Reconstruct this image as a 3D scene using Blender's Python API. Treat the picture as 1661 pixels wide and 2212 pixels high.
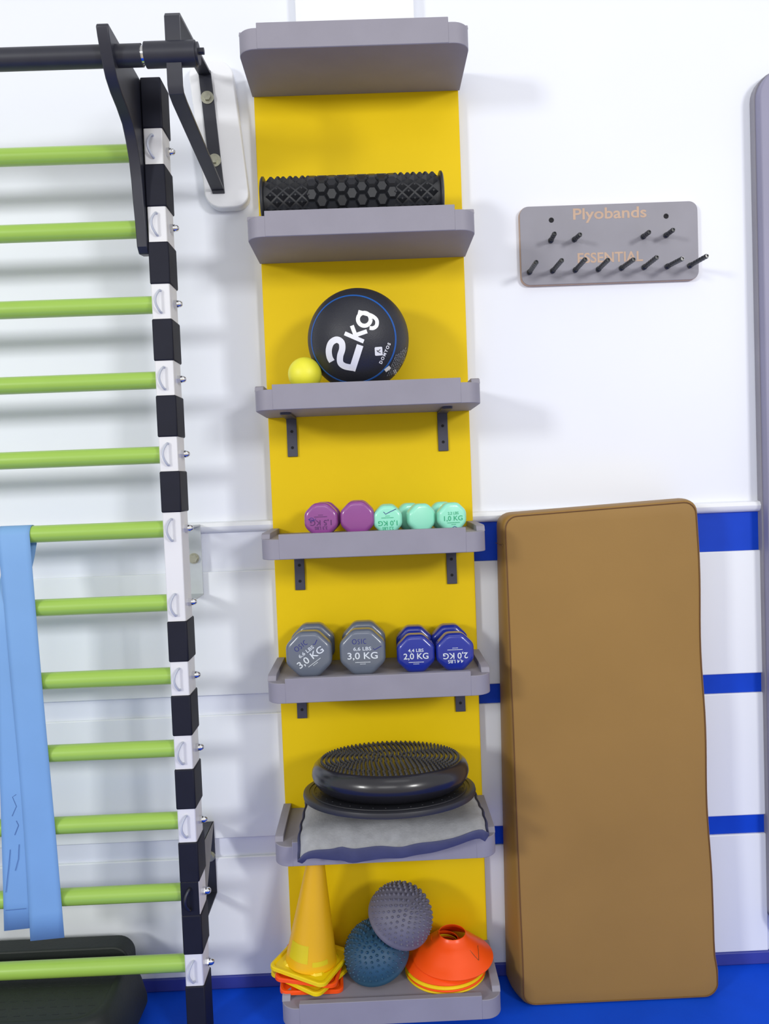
import bpy, bmesh, math, random
from math import sin, cos, pi, radians
from mathutils import Vector, Matrix

random.seed(7)
scene = bpy.context.scene
for o in list(bpy.data.objects):
    bpy.data.objects.remove(o)
COL = scene.collection

# ------------------------------------------------------------------ camera
cam_d = bpy.data.cameras.new('camera')
cam = bpy.data.objects.new('camera', cam_d)
COL.objects.link(cam)
yaw, pitch, roll = -0.0129, -0.0406, -0.0387
_r = Vector((cos(yaw), sin(yaw), 0)); _f = Vector((-sin(yaw), cos(yaw), 0)); _u = Vector((0, 0, 1))
_f2 = _f * cos(pitch) + _u * sin(pitch); _u2 = _u * cos(pitch) - _f * sin(pitch)
_r3 = _r * cos(roll) + _u2 * sin(roll); _u3 = _u2 * cos(roll) - _r * sin(roll)
m = Matrix(((_r3.x, _u3.x, -_f2.x, 0.0033), (_r3.y, _u3.y, -_f2.y, -1.8157),
            (_r3.z, _u3.z, -_f2.z, 1.165), (0, 0, 0, 1)))
cam.matrix_world = m
cam_d.sensor_fit = 'HORIZONTAL'
cam_d.sensor_width = 36.0
cam_d.lens = 36.0 * 1746.6 / 1661.0
cam_d.clip_start = 0.02
scene.camera = cam

# ------------------------------------------------------------------ world, lights, exposure
scene.view_settings.view_transform = 'Standard'
scene.view_settings.look = 'None'
scene.view_settings.gamma = 1.0
scene.view_settings.use_curve_mapping = False
scene.view_settings.exposure = -0.05
world = bpy.data.worlds.new('room_ambience')
scene.world = world
world.use_nodes = True
bg = world.node_tree.nodes['Background']
bg.inputs['Color'].default_value = (1.0, 0.99, 0.97, 1)
bg.inputs['Strength'].default_value = 0.66

def area_light(name, loc, target, sx, sy, power, color=(1, 1, 1)):
    d = bpy.data.lights.new(name, 'AREA')
    d.shape = 'RECTANGLE'; d.size = sx; d.size_y = sy
    d.energy = power; d.color = color
    o = bpy.data.objects.new(name, d)
    COL.objects.link(o)
    o.location = loc
    o.rotation_euler = (Vector(target) - Vector(loc)).to_track_quat('-Z', 'Y').to_euler()
    return o

area_light('ceiling_panel_light_right', (3.3, -5.2, 2.7), (0.3, 0, 0.4), 0.9, 0.9, 125, (1.0, 0.99, 0.97))
area_light('ceiling_panel_light_left', (-4.6, -5.2, 2.7), (-0.2, 0, 0.4), 0.9, 0.9, 155, (1.0, 1.0, 0.98))
area_light('ceiling_panel_light_far', (-0.5, -5.2, 2.7), (0.0, 0, 0.4), 2.4, 1.2, 30, (1.0, 1.0, 0.99))
area_light('ceiling_panel_light_near', (0.36, -1.25, 2.9), (0.3, -0.1, 1.2), 1.2, 0.8, 3, (1.0, 1.0, 1.0))

# ------------------------------------------------------------------ materials
def lin(c):
    out = []
    for v in c:
        v /= 255.0
        out.append(v / 12.92 if v <= 0.04045 else ((v + 0.055) / 1.055) ** 2.4)
    return (out[0], out[1], out[2], 1.0)

def mat(name, rgb, rough=0.5, metal=0.0, var=0.06, scale=12.0, bump=0.0, bscale=200.0, coat=0.0, spec=0.5):
    M = bpy.data.materials.new(name)
    M.use_nodes = True
    nt = M.node_tree
    b = nt.nodes['Principled BSDF']
    b.inputs['Roughness'].default_value = rough
    b.inputs['Metallic'].default_value = metal
    b.inputs['Specular IOR Level'].default_value = spec
    if coat:
        b.inputs['Coat Weight'].default_value = coat
        b.inputs['Coat Roughness'].default_value = 0.12
    tc = nt.nodes.new('ShaderNodeTexCoord')
    n = nt.nodes.new('ShaderNodeTexNoise')
    n.inputs['Scale'].default_value = scale
    n.inputs['Detail'].default_value = 4
    nt.links.new(tc.outputs['Object'], n.inputs['Vector'])
    r = nt.nodes.new('ShaderNodeValToRGB')
    c = lin(rgb)
    r.color_ramp.elements[0].position = 0.3
    r.color_ramp.elements[1].position = 0.7
    r.color_ramp.elements[0].color = (c[0] * (1 - var), c[1] * (1 - var), c[2] * (1 - var), 1)
    r.color_ramp.elements[1].color = (min(1, c[0] * (1 + var)), min(1, c[1] * (1 + var)), min(1, c[2] * (1 + var)), 1)
    nt.links.new(n.outputs['Fac'], r.inputs['Fac'])
    nt.links.new(r.outputs['Color'], b.inputs['Base Color'])
    if bump:
        n2 = nt.nodes.new('ShaderNodeTexNoise')
        n2.inputs['Scale'].default_value = bscale
        n2.inputs['Detail'].default_value = 3
        nt.links.new(tc.outputs['Object'], n2.inputs['Vector'])
        bp = nt.nodes.new('ShaderNodeBump')
        bp.inputs['Strength'].default_value = bump
        bp.inputs['Distance'].default_value = 0.002
        nt.links.new(n2.outputs['Fac'], bp.inputs['Height'])
        nt.links.new(bp.outputs['Normal'], b.inputs['Normal'])
    return M

M = {
    'wall': mat('white_wall_paint', (228, 232, 243), 0.45, var=0.012, scale=3, bump=0.05, bscale=60),
    'panel': mat('white_panel_paint', (234, 238, 244), 0.4, var=0.015, scale=3, bump=0.06, bscale=80),
    'ledge': mat('white_ledge_paint', (234, 237, 243), 0.35, var=0.02, scale=10),
    'stripe': mat('blue_stripe_paint', (10, 66, 196), 0.5, spec=0.2, var=0.08, scale=9),
    'floor': mat('blue_rubber_floor', (10, 78, 220), 0.7, spec=0.15, var=0.07, scale=7, bump=0.15, bscale=350),
    'bouncefloor': mat('beige_bounce_floor', (176, 166, 150), 0.6, var=0.05, scale=4),
    'skirting': mat('dark_blue_skirting', (52, 62, 150), 0.5, var=0.1, scale=10),
    'yellow': mat('yellow_board', (230, 196, 5), 0.5, spec=0.2, var=0.03, scale=5, bump=0.04, bscale=300),
    'shelf': mat('grey_laminate', (142, 140, 153), 0.5, spec=0.3, var=0.04, scale=14, bump=0.05, bscale=400),
    'bracket': mat('slate_metal', (62, 63, 80), 0.45, var=0.1, scale=30),
    'screw': mat('dark_screw_metal', (70, 72, 80), 0.35, 0.8, var=0.1, scale=60),
    'blackrub': mat('black_foam_rubber', (34, 36, 42), 0.4, var=0.12, scale=20),
    'ball': mat('black_ball_rubber', (36, 38, 48), 0.5, var=0.08, scale=14, bump=0.25, bscale=420),
    'ballblue': mat('blue_ball_line', (25, 92, 178), 0.5, var=0.05),
    'ink_white': mat('white_print', (232, 234, 240), 0.5, var=0.02),
    'ink_grey': mat('grey_print', (150, 154, 164), 0.5, var=0.05),
    'yball': mat('yellow_vinyl', (232, 228, 60), 0.45, var=0.05, scale=30),
    'purple': mat('purple_vinyl', (140, 70, 142), 0.25, var=0.03, coat=0.5),
    'mint': mat('mint_vinyl', (146, 226, 200), 0.3, var=0.02, coat=0.4),
    'greydb': mat('grey_vinyl', (98, 106, 122), 0.28, var=0.03, coat=0.4),
    'bluedb': mat('blue_vinyl', (26, 44, 148), 0.25, var=0.04, coat=0.5),
    'purple_ink': mat('dark_purple_print', (84, 30, 98), 0.5, var=0.03),
    'green_ink': mat('green_print', (40, 165, 120), 0.5, var=0.03),
    'pale_ink': mat('pale_print', (206, 214, 226), 0.5, var=0.03),
    'pen': mat('blue_marker_ink', (30, 34, 130), 0.5, var=0.05),
    'pengrey': mat('faded_marker_ink', (70, 105, 160), 0.6, var=0.05),
    'disc': mat('black_pvc', (30, 30, 37), 0.27, var=0.08, coat=0.3),
    'discpale': mat('black_plastic', (40, 41, 48), 0.42, var=0.08),
    'suede': mat('grey_suede', (160, 162, 168), 0.9, var=0.10, scale=60, bump=0.3, bscale=260),
    'navy': mat('dark_blue_grey_fabric', (66, 70, 104), 0.75, var=0.1, scale=30),
    'coney': mat('yellow_plastic', (232, 178, 12), 0.38, var=0.03),
    'coneyb': mat('bright_yellow_plastic', (238, 208, 10), 0.38, var=0.04),
    'orange': mat('orange_plastic', (252, 84, 14), 0.36, var=0.03),
    'patch': mat('lime_tape', (218, 198, 8), 0.5, var=0.06),
    'podgrey': mat('grey_rubber', (104, 103, 118), 0.6, var=0.06, scale=25),
    'podteal': mat('teal_rubber', (36, 76, 104), 0.55, var=0.06, scale=25),
    'mattan': mat('brown_leatherette', (150, 116, 62), 0.5, spec=0.25, var=0.05, scale=4, bump=0.05, bscale=320),
    'seam': mat('brown_seam', (104, 70, 32), 0.6, var=0.1),
    'postwhite': mat('white_powder_coat', (222, 223, 227), 0.4, var=0.02),
    'pad': mat('dark_navy_pad', (24, 26, 40), 0.6, spec=0.25, var=0.08, scale=30),
    'rung': mat('lime_green_tube', (154, 193, 82), 0.3, var=0.02, coat=0.3),
    'chrome': mat('chrome', (225, 226, 230), 0.12, 1.0, var=0.02),
    'zinc': mat('zinc_bolt', (176, 176, 160), 0.35, 0.7, var=0.12, scale=120),
    'hook': mat('grey_wire', (186, 192, 206), 0.4, var=0.03),
    'blacksteel': mat('black_powder_coat', (40, 42, 54), 0.42, var=0.08, scale=30),
    'gusset': mat('lit_grey_steel', (128, 126, 122), 0.5, var=0.1, scale=30),  # bracket web steel lit from the right, that light painted into its colour
    'brkgrey': mat('grey_bracket_paint', (186, 192, 196), 0.5, var=0.04, scale=30),
    'plaque': mat('white_laminate_plaque', (236, 238, 244), 0.4, var=0.015),
    'band': mat('light_blue_latex', (118, 164, 214), 0.6, var=0.03, scale=8),
    'step': mat('dark_green_black_plastic', (30, 36, 35), 0.6, var=0.1, scale=18, bump=0.2, bscale=160),
    'stepfoot': mat('black_rubber_foot', (22, 23, 26), 0.7, var=0.1),
    'peg': mat('black_threaded_peg', (34, 38, 44), 0.35, var=0.1, coat=0.2),
    'pegboard': mat('grey_peg_panel', (144, 143, 153), 0.5, spec=0.3, var=0.05, scale=10),
    'mdf': mat('raw_board_tan', (190, 163, 143), 0.7, var=0.06, scale=40),
    'hole': mat('dark_hole', (24, 24, 30), 0.8, var=0.1),
    'sidepanel': mat('lavender_grey_panel', (140, 139, 164), 0.5, var=0.04, scale=5),
}

# ------------------------------------------------------------------ builders
def obj(name, bm, material, parent=None, org=None, bevel=0.0, bseg=2, smooth=35, solid=0.0):
    """link bm as ONE mesh object; org = world position of the thing's base"""
    if org is not None:
        bmesh.ops.translate(bm, verts=bm.verts, vec=-Vector(org))
    bmesh.ops.recalc_face_normals(bm, faces=bm.faces)
    me = bpy.data.meshes.new(name)
    bm.to_mesh(me); bm.free()
    me.materials.append(material)
    if smooth:
        for p in me.polygons:
            p.use_smooth = True
        me.set_sharp_from_angle(angle=radians(smooth))
    o = bpy.data.objects.new(name, me)
    COL.objects.link(o)
    if parent is not None:
        o.parent = parent
    elif org is not None:
        o.location = org
    if solid:
        s = o.modifiers.new('solid', 'SOLIDIFY'); s.thickness = solid; s.offset = 0
    if bevel:
        b = o.modifiers.new('bevel', 'BEVEL'); b.width = bevel; b.segments = bseg
        b.limit_method = 'ANGLE'; b.angle_limit = radians(40)
    return o

def thing(name, label, cat, loc=(0, 0, 0), group=None):
    o = bpy.data.objects.new(name, None)
    o.empty_display_size = 0.05
    COL.objects.link(o)
    o.location = loc
    return tag(o, label, cat, group)

def tag(o, label, cat, group=None):
    o['label'] = label; o['category'] = cat
    if group: o['group'] = group
    return o

def struct(o, label=None, cat=None):
    o['kind'] = 'structure'
    if label: o['label'] = label
    if cat: o['category'] = cat
    return o

def copy_tree(src, parent=None):
    c = src.copy(); COL.objects.link(c)
    if parent is not None: c.parent = parent
    for ch in list(src.children):
        copy_tree(ch, c)
    return c

def B():
    return bmesh.new()

def box(bm, x0, x1, y0, y1, z0, z1):
    v = [bm.verts.new(p) for p in ((x0, y0, z0), (x1, y0, z0), (x1, y1, z0), (x0, y1, z0),
                                   (x0, y0, z1), (x1, y0, z1), (x1, y1, z1), (x0, y1, z1))]
    for f in ((0, 1, 2, 3), (4, 5, 6, 7), (0, 1, 5, 4), (1, 2, 6, 5), (2, 3, 7, 6), (3, 0, 4, 7)):
        bm.faces.new([v[i] for i in f])
    return bm

def loft(bm, rings, cap0=True, cap1=True, closed=False):
    R = [[bm.verts.new(p) for p in ring] for ring in rings]
    n = len(R[0])
    pairs = list(zip(R[:-1], R[1:])) + ([(R[-1], R[0])] if closed else [])
    for a, b in pairs:
        for i in range(n):
            j = (i + 1) % n
            bm.faces.new((a[i], a[j], b[j], b[i]))
    if not closed:
        if cap0: bm.faces.new(R[0][::-1])
        if cap1: bm.faces.new(R[-1])
    return bm

def frame_of(d):
    d = d.normalized()
    a = Vector((0, 0, 1)) if abs(d.z) < 0.9 else Vector((1, 0, 0))
    u = d.cross(a).normalized()
    return u, d.cross(u).normalized()

def cyl(bm, p0, p1, r0, r1=None, seg=24):
    p0, p1 = Vector(p0), Vector(p1)
    r1 = r0 if r1 is None else r1
    u, v = frame_of(p1 - p0)
    ring = lambda p, r: [p + u * (r * cos(2 * pi * i / seg)) + v * (r * sin(2 * pi * i / seg)) for i in range(seg)]
    return loft(bm, [ring(p0, r0), ring(p1, r1)])

def axis_lathe(bm, prof, p, d, seg=32, cap0=True, cap1=True, closed=False):
    """prof = [(radius, distance along d)]"""
    p, d = Vector(p), Vector(d).normalized()
    u, v = frame_of(d)
    rings = [[p + d * t + u * (r * cos(2 * pi * i / seg)) + v * (r * sin(2 * pi * i / seg)) for i in range(seg)] for r, t in prof]
    return loft(bm, rings, cap0, cap1, closed)

def tube(bm, pts, r, seg=10):
    pts = [Vector(p) for p in pts]
    rings = []; prev = None
    for i, p in enumerate(pts):
        d = (pts[min(i + 1, len(pts) - 1)] - pts[max(i - 1, 0)]).normalized()
        if prev is None:
            u, v = frame_of(d)
        else:
            u = (prev - d * prev.dot(d)).normalized(); v = d.cross(u)
        prev = u
        rings.append([p + u * (r * cos(2 * pi * k / seg)) + v * (r * sin(2 * pi * k / seg)) for k in range(seg)])
    return loft(bm, rings)

def prism(bm, pts, fn, a, b):
    """extrude the 2-D outline pts between a and b; fn(u, v, w) -> 3-D point"""
    return loft(bm, [[Vector(fn(u, v, a)) for u, v in pts], [Vector(fn(u, v, b)) for u, v in pts]])

def rrect(x0, x1, y0, y1, r, n=8):
    """rounded rectangle outline; r = radius or four radii (bl, br, tr, tl)"""
    rr = r if isinstance(r, (tuple, list)) else (r,) * 4
    out = []
    for (cx, cy, a0, q) in ((x0 + rr[0], y0 + rr[0], pi, rr[0]), (x1 - rr[1], y0 + rr[1], 1.5 * pi, rr[1]),
                            (x1 - rr[2], y1 - rr[2], 0, rr[2]), (x0 + rr[3], y1 - rr[3], pi / 2, rr[3])):
        if q < 1e-6:
            out.append((cx, cy)); continue
        for k in range(n + 1):
            a = a0 + (pi / 2) * k / n
            out.append((cx + q * cos(a), cy + q * sin(a)))
    return out

def ribbon(bm, pts, w, fn):
    """flat pen stroke along the 2-D polyline pts, fn(u, v) -> 3-D point"""
    L = []
    for i, p in enumerate(pts):
        a = pts[max(i - 1, 0)]; b = pts[min(i + 1, len(pts) - 1)]
        dx, dy = b[0] - a[0], b[1] - a[1]
        n = math.hypot(dx, dy) or 1
        nx, ny = -dy / n * w / 2, dx / n * w / 2
        L.append((bm.verts.new(fn(p[0] + nx, p[1] + ny)), bm.verts.new(fn(p[0] - nx, p[1] - ny))))
    for a, b in zip(L[:-1], L[1:]):
        bm.faces.new((a[0], a[1], b[1], b[0]))
    return bm

def text_bm(body, size, bold=0.0, align='CENTER', cuts=0.0, spacing=1.0):
    """lettering as a flat mesh in the XY plane, baseline at y = 0"""
    c = bpy.data.curves.new('lettering_curve', 'FONT')
    c.body = body; c.size = size; c.align_x = align; c.offset = bold
    c.space_character = spacing
    c.resolution_u = 4
    o = bpy.data.objects.new('lettering_curve', c)
    COL.objects.link(o)
    dg = bpy.context.evaluated_depsgraph_get()
    me = bpy.data.meshes.new_from_object(o.evaluated_get(dg))
    bm = bmesh.new(); bm.from_mesh(me)
    bpy.data.objects.remove(o); bpy.data.curves.remove(c); bpy.data.meshes.remove(me)
    if cuts:
        bmesh.ops.triangulate(bm, faces=bm.faces)
        for _ in range(6):
            e = [e for e in bm.edges if e.calc_length() > cuts]
            if not e: break
            bmesh.ops.subdivide_edges(bm, edges=e, cuts=1)
            bmesh.ops.triangulate(bm, faces=bm.faces)
    return bm

def xform(bm, fn):
    for v in bm.verts:
        v.co = Vector(fn(*v.co))
    return bm

def merge(dst, src):
    me = bpy.data.meshes.new('tmp'); src.to_mesh(me); src.free()
    dst.from_mesh(me); bpy.data.meshes.remove(me)
    return dst

XY = lambda u, v, w: (u, v, w)       # outline in X/Y, extrude Z
XZ = lambda u, v, w: (u, w, v)       # outline in X/Z, extrude Y
YZ = lambda u, v, w: (w, u, v)       # outline in Y/Z, extrude X

# ------------------------------------------------------------------ the room
WY = 0.025                            # face of the back wall
fl = struct(obj('floor', box(B(), -2.6, 2.6, -1.5, WY + 0.1, -0.06, 0.0), M['floor'], smooth=0))
struct(obj('floor', box(B(), -4.5, 4.5, -7.0, -1.5, -0.06, -0.001), M['bouncefloor'], smooth=0))  # unseen beige floor, added to cut the blue bounce with a warmer one
wl = struct(obj('wall_back', box(B(), -2.6, 2.6, WY, WY + 0.12, 0.0, 3.1), M['wall'], smooth=0))
# painted recesses and raised boards of the wainscot
bands = ((0.970, 1.058), (0.686 - 0.045, 0.686), (0.310, 0.354))
for i, (z0, z1) in enumerate(bands):
    struct(obj('trim_%d' % (i + 1), box(B(), 0.08, 0.886, WY - 0.0015, WY, z0, z1), M['stripe'], smooth=0))
k = 4
for (z0, z1) in ((0.686, 0.970), (0.354, 0.641), (0.031, 0.310)):
    o = obj('trim_%d' % k, box(B(), -2.6, 0.884, WY - 0.008, WY, z0, z1), M['panel'], bevel=0.0025, bseg=2)
    struct(o); k += 1
prof = [(WY, 1.058), (WY - 0.010, 1.060), (WY - 0.016, 1.066), (WY - 0.018, 1.073), (WY - 0.014, 1.081), (WY, 1.084)]
struct(obj('trim_%d' % k, prism(B(), prof, YZ, -2.6, 0.887), M['ledge'])); k += 1
struct(obj('baseboard_back', box(B(), -2.6, 2.6, WY - 0.010, WY, 0.0, 0.031), M['skirting'], bevel=0.003))
struct(obj('trim_%d' % k, box(B(), -0.126, 0.134, -0.005, WY, 2.055, 3.1), M['ledge'], bevel=0.002)); k += 1

# tall grey panel at the right
pp = rrect(0.885, 1.40, 0.085, 2.035, (0.055, 0.02, 0.02, 0.062))
t = thing('wall_panel', 'tall lavender-grey panel with rounded corners against the right end of the wall', 'panel', (1.14, 0, 0.085))
obj('board', prism(B(), pp, XZ, -0.020, WY), M['sidepanel'], t, org=t.location, bevel=0.003)
obj('backing_edge', prism(B(), rrect(0.882, 1.403, 0.082, 2.038, (0.056, 0.02, 0.02, 0.063)), XZ, 0.004, WY - 0.0005), M['pegboard'], t, org=t.location, bevel=0.001)

# ------------------------------------------------------------------ shelf tower
BOT = [2.0137, 1.6513, 1.3109, 1.0115, 0.7199, 0.3845, 0.046]
TW = 0.2281; SD = 0.197; SLAB = 0.041
TOP = [b + SLAB for b in BOT]
tower = thing('shelf_tower', 'tall yellow wall board carrying seven grey tray shelves', 'shelf unit', (0, 0, 0))
obj('back_board', box(B(), -0.225, 0.225, 0.0, WY - 0.0005, 0.0, 2.016), M['yellow'], tower, bevel=0.0015)
for zb in BOT:
    s = obj('shelf', prism(B(), rrect(-TW, TW, -SD, 0.0, (0.034, 0.034, 0, 0)), XY, zb, zb + SLAB), M['shelf'], tower, bevel=0.0012)
    obj('front_lip', box(B(), -0.190, 0.186, -SD - 0.0008, -SD + 0.013, zb + 0.0005, zb + 0.0505), M['shelf'], s, bevel=0.001)
    for sx in (-1, 1):
        pr = [(-0.001, zb + 0.040), (-0.001, zb + 0.0525), (-0.158, zb + 0.0525), (-0.166, zb + 0.0500), (-0.172, zb + 0.040)]
        obj('side_rail', prism(B(), pr, YZ, sx * TW, sx * (TW - 0.0175)), M['shelf'], s, bevel=0.001)

BX = {2: (-0.173, 0.164), 3: (-0.169, 0.173), 4: (-0.177, 0.182)}
for i, xs in BX.items():
    for x in xs:
        zb = BOT[i]; w = 0.0112
        bm = B()
        box(bm, x - w, x + w, -0.005, -0.0002, zb - 0.088, zb)
        prism(bm, rrect(x - w, x + w, -0.135, -0.002, (0.010, 0.010, 0, 0)), XY, zb - 0.005, zb - 0.0003)
        br = obj('bracket', bm, M['bracket'], tower, bevel=0.0008)
        for dz in (-0.032, -0.068):
            sb = B()
            axis_lathe(sb, [(0.0034, 0), (0.0032, 0.0008), (0.0018, 0.0010), (0.0015, 0.0002)], (x, -0.005, zb + dz), (0, -1, 0), 14)
            obj('screw', sb, M['hole'], br)

# ------------------------------------------------------------------ massage roller
rz = TOP[1] + 0.055
roller = thing('massage_roller', 'black foam roller with pyramid and hexagon knobs on the second shelf from the top', 'foam roller', (-0.016, -0.098, TOP[1]))
bm = B()
RC = 0.0455; HL = 0.184
axis_lathe(bm, [(0.030, -HL), (RC, -HL), (RC, HL), (0.030, HL)], (-0.016, -0.098, rz), (1, 0, 0), 64, closed=True)
def knob(bm, x, a, half, tip, h, n, rot):
    c = Vector((-0.016 + x, -0.098, rz))
    def pt(du, dv, r):
        ang = a + dv / RC
        return c + Vector((du, -r * sin(ang), r * cos(ang)))
    base = [bm.verts.new(pt(half * cos(rot + 2 * pi * q / n), half * sin(rot + 2 * pi * q / n), RC - 0.002)) for q in range(n)]
    top = [bm.verts.new(pt(tip * cos(rot + 2 * pi * q / n), tip * sin(rot + 2 * pi * q / n), RC + h)) for q in range(n)]
    for q in range(n):
        bm.faces.new((base[q], base[(q + 1) % n], top[(q + 1) % n], top[q]))
    bm.faces.new(top)
NR = 12
for row in range(2 * NR):
    a = pi * row / NR
    odd = row % 2
    for side in (-1, 1):
        for q in range(4):
            x = side * (0.098 + 0.0255 * q - (0.0 if odd else 0.0125) + 0.004)
            if abs(x) < 0.176:
                knob(bm, x, a, 0.0125, 0.002, 0.0085, 4, 0)
    for q in range(-2, 3):
        x = 0.041 * q + (0.0205 if odd else 0)
        if abs(x) < 0.085:
            knob(bm, x, a, 0.0165, 0.0095, 0.0075, 6, 0)
obj('knobbed_sleeve', bm, M['blackrub'], roller, org=roller.location, smooth=25)
for sx in (-1, 1):
    bm = B()
    axis_lathe(bm, [(0.030, 0), (0.0500, 0), (0.0545, 0.002), (0.0548, 0.0055), (0.051, 0.008), (0.030, 0.008)],
               (-0.016 + sx * (HL - 0.004), -0.098, rz), (sx, 0, 0), 64, closed=True)
    obj('end_rim', bm, M['blackrub'], roller, org=roller.location)

# ------------------------------------------------------------------ medicine ball and small ball
BR = 0.1055
bc = Vector((-0.0155, -0.110, TOP[2] + BR))
ball = thing('medicine_ball', 'black rubber medicine ball marked 2kg with a blue line on the third shelf', 'ball', (bc.x, bc.y, TOP[2]))
bm = B()
bmesh.ops.create_uvsphere(bm, u_segments=64, v_segments=40, radius=BR)
bmesh.ops.translate(bm, verts=bm.verts, vec=bc)
obj('ball_body', bm, M['ball'], ball, org=ball.location, smooth=180)
# printing pressed onto the sphere: direction towards the camera from the ball centre
vd = (Vector((0.0033, -1.8157, 1.165)) - bc).normalized()
vu = (_u3 - vd * _u3.dot(vd)).normalized(); vr = vu.cross(vd)
# ring line: small circle around an axis facing the room
n = (vr * -0.17 + vu * 0.02 + vd * 0.985).normalized()
u, v = frame_of(n)
bm = B()
rings = []
for k in range(96):
    a = 2 * pi * k / 96
    ring = []
    for (dth, lift) in ((-0.020, -0.0006), (-0.018, 0.0005), (0.018, 0.0005), (0.020, -0.0006)):
        th = 0.96 + dth
        ring.append(bc + (n * cos(th) + (u * cos(a) + v * sin(a)) * sin(th)) * (BR + lift))
    rings.append(ring)
loft(bm, rings, closed=True)
obj('ring_line', bm, M['ballblue'], ball, org=ball.location)
def on_ball(du, dv, lift=0.0005):
    """du, dv: offsets from the middle of the ball's face, in ball radii, to the right and up"""
    d2 = min(du * du + dv * dv, 0.98)
    return bc + (vr * du + vu * dv + vd * math.sqrt(1 - d2)) * (BR + lift)
def ball_text(body, size, at, ang, bold, material, cuts=0.06, name='lettering', align='LEFT', spacing=1.0):
    tb = text_bm(body, size, bold, align, cuts, spacing)
    ca, sa = cos(ang), sin(ang)
    xform(tb, lambda x, y, z: on_ball(at[0] + x * ca - y * sa, at[1] + x * sa + y * ca))
    return obj(name, tb, material, ball, org=ball.location)
ANG = radians(68)
# zoomed picture coordinates -> ball units: ((x-758)/300, (487-y)/300)
Q = lambda x, y: ((x - 758) / 300.0, (487 - y) / 300.0)
def smooth_path(pts, n_=8):
    out_ = []
    P_ = [pts[0]] + list(pts) + [pts[-1]]
    for i_ in range(1, len(P_) - 2):
        p0, p1, p2, p3 = P_[i_ - 1:i_ + 3]
        for q_ in range(n_):
            t_ = q_ / n_
            out_.append(tuple(0.5 * (2 * p1[c] + (p2[c] - p0[c]) * t_ + (2 * p0[c] - 5 * p1[c] + 4 * p2[c] - p3[c]) * t_ ** 2 +
                                     (3 * p1[c] - p0[c] - 3 * p2[c] + p3[c]) * t_ ** 3) for c in (0, 1)))
    out_.append(pts[-1])
    return out_
def straight(a, b, n_=10):
    return [(a[0] + (b[0] - a[0]) * q / n_, a[1] + (b[1] - a[1]) * q / n_) for q in range(n_ + 1)]
bm = B()
for pts_, w_ in ((smooth_path([Q(608, 606), Q(595, 580), (Q(592, 540)), Q(606, 502), Q(637, 485), Q(664, 500), Q(668, 535), Q(656, 575), Q(657, 612), Q(682, 632), Q(728, 640)]), 0.118),
                 (straight(Q(722, 656), Q(768, 514)), 0.125),
                 (straight(Q(788, 494), Q(682, 450)), 0.075),
                 (straight(Q(748, 476), Q(722, 408)), 0.075), (straight(Q(742, 460), Q(806, 438)), 0.075),
                 ([(Q(791, 373)[0] + 0.118 * cos(2 * pi * q / 28), Q(791, 373)[1] + 0.118 * sin(2 * pi * q / 28)) for q in range(29)], 0.075),
                 (smooth_path([Q(757, 332), Q(800, 343), Q(835, 354), Q(860, 376), Q(860, 405), Q(842, 420), Q(820, 420)]), 0.070)):
    ribbon(bm, pts_, w_, lambda a, b: on_ball(a, b, 0.0005))
obj('lettering', bm, M['ink_white'], ball, org=ball.location)
ball_text('DOMYOS', 0.082, Q(890, 620), radians(66), 0.003, M['ink_white'], spacing=1.35)
bm = B()
c0 = Q(872, 547); a0 = radians(4)
pts = rrect(-0.072, 0.072, -0.080, 0.080, 0.02, 4)
cv = bm.verts.new(on_ball(c0[0], c0[1]))
vs = [bm.verts.new(on_ball(c0[0] + x * cos(a0) - y * sin(a0), c0[1] + x * sin(a0) + y * cos(a0))) for x, y in pts]
for i in range(len(vs)):
    bm.faces.new((cv, vs[i], vs[(i + 1) % len(vs)]))
obj('logo_square', bm, M['ink_white'], ball, org=ball.location)
bm = B()
for st in ([(-0.035, 0.02), (-0.02, -0.005), (0.0, -0.012)], [(-0.02, -0.005), (0.03, 0.035)], [(0.0, -0.012), (0.035, -0.03)]):
    ribbon(bm, st, 0.012, lambda x, y: on_ball(c0[0] + x, c0[1] + y, 0.0009))
obj('logo_mark', bm, M['ball'], ball, org=ball.location)
# block of small print and barcode on the lower right
bm = B()
rs = random.Random(3)
for i in range(9):
    s0 = 0.0; base = Q(925 + i * 11.5, 690 - i * 2 - (i * i) * 0.2)
    ln = 0.62 - 0.03 * abs(i - 6)
    y = 0.0
    while y < ln:
        seg = rs.uniform(0.02, 0.07)
        st = [(base[0] + 0.36 * (y + q) , base[1] + 0.88 * (y + q)) for q in (0, seg / 2, seg)]
        if all(p[0] ** 2 + p[1] ** 2 < 0.93 for p in st):
            ribbon(bm, st, 0.012, lambda a, b: on_ball(a, b, 0.0005))
        y += seg + 0.014
obj('small_print', bm, M['ink_grey'], ball, org=ball.location)
bm = B()
for (qx, qy, qw, ql, n_) in ((962, 700, 0.010, 0.10, 7), (908, 668, 0.07, 0.12, 1)):
    for i in range(n_):
        p = Q(qx + i * 7.0, qy - i * 8.0) if n_ > 1 else Q(qx + 18, qy - 10)
        dr = (0.80, 0.60) if n_ == 1 else (-0.45, 0.89)
        st = [(p[0] + dr[0] * q * ql - (dr[0] * ql / 2 if n_ == 1 else 0), p[1] + dr[1] * q * ql) for q in (0, 0.5, 1)]
        if all(a * a + b * b < 0.96 for a, b in st):
            ribbon(bm, st, qw if n_ == 1 else 0.016, lambda a, b: on_ball(a, b, 0.0006))
obj('barcode', bm, M['ink_white'], ball, org=ball.location)

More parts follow.
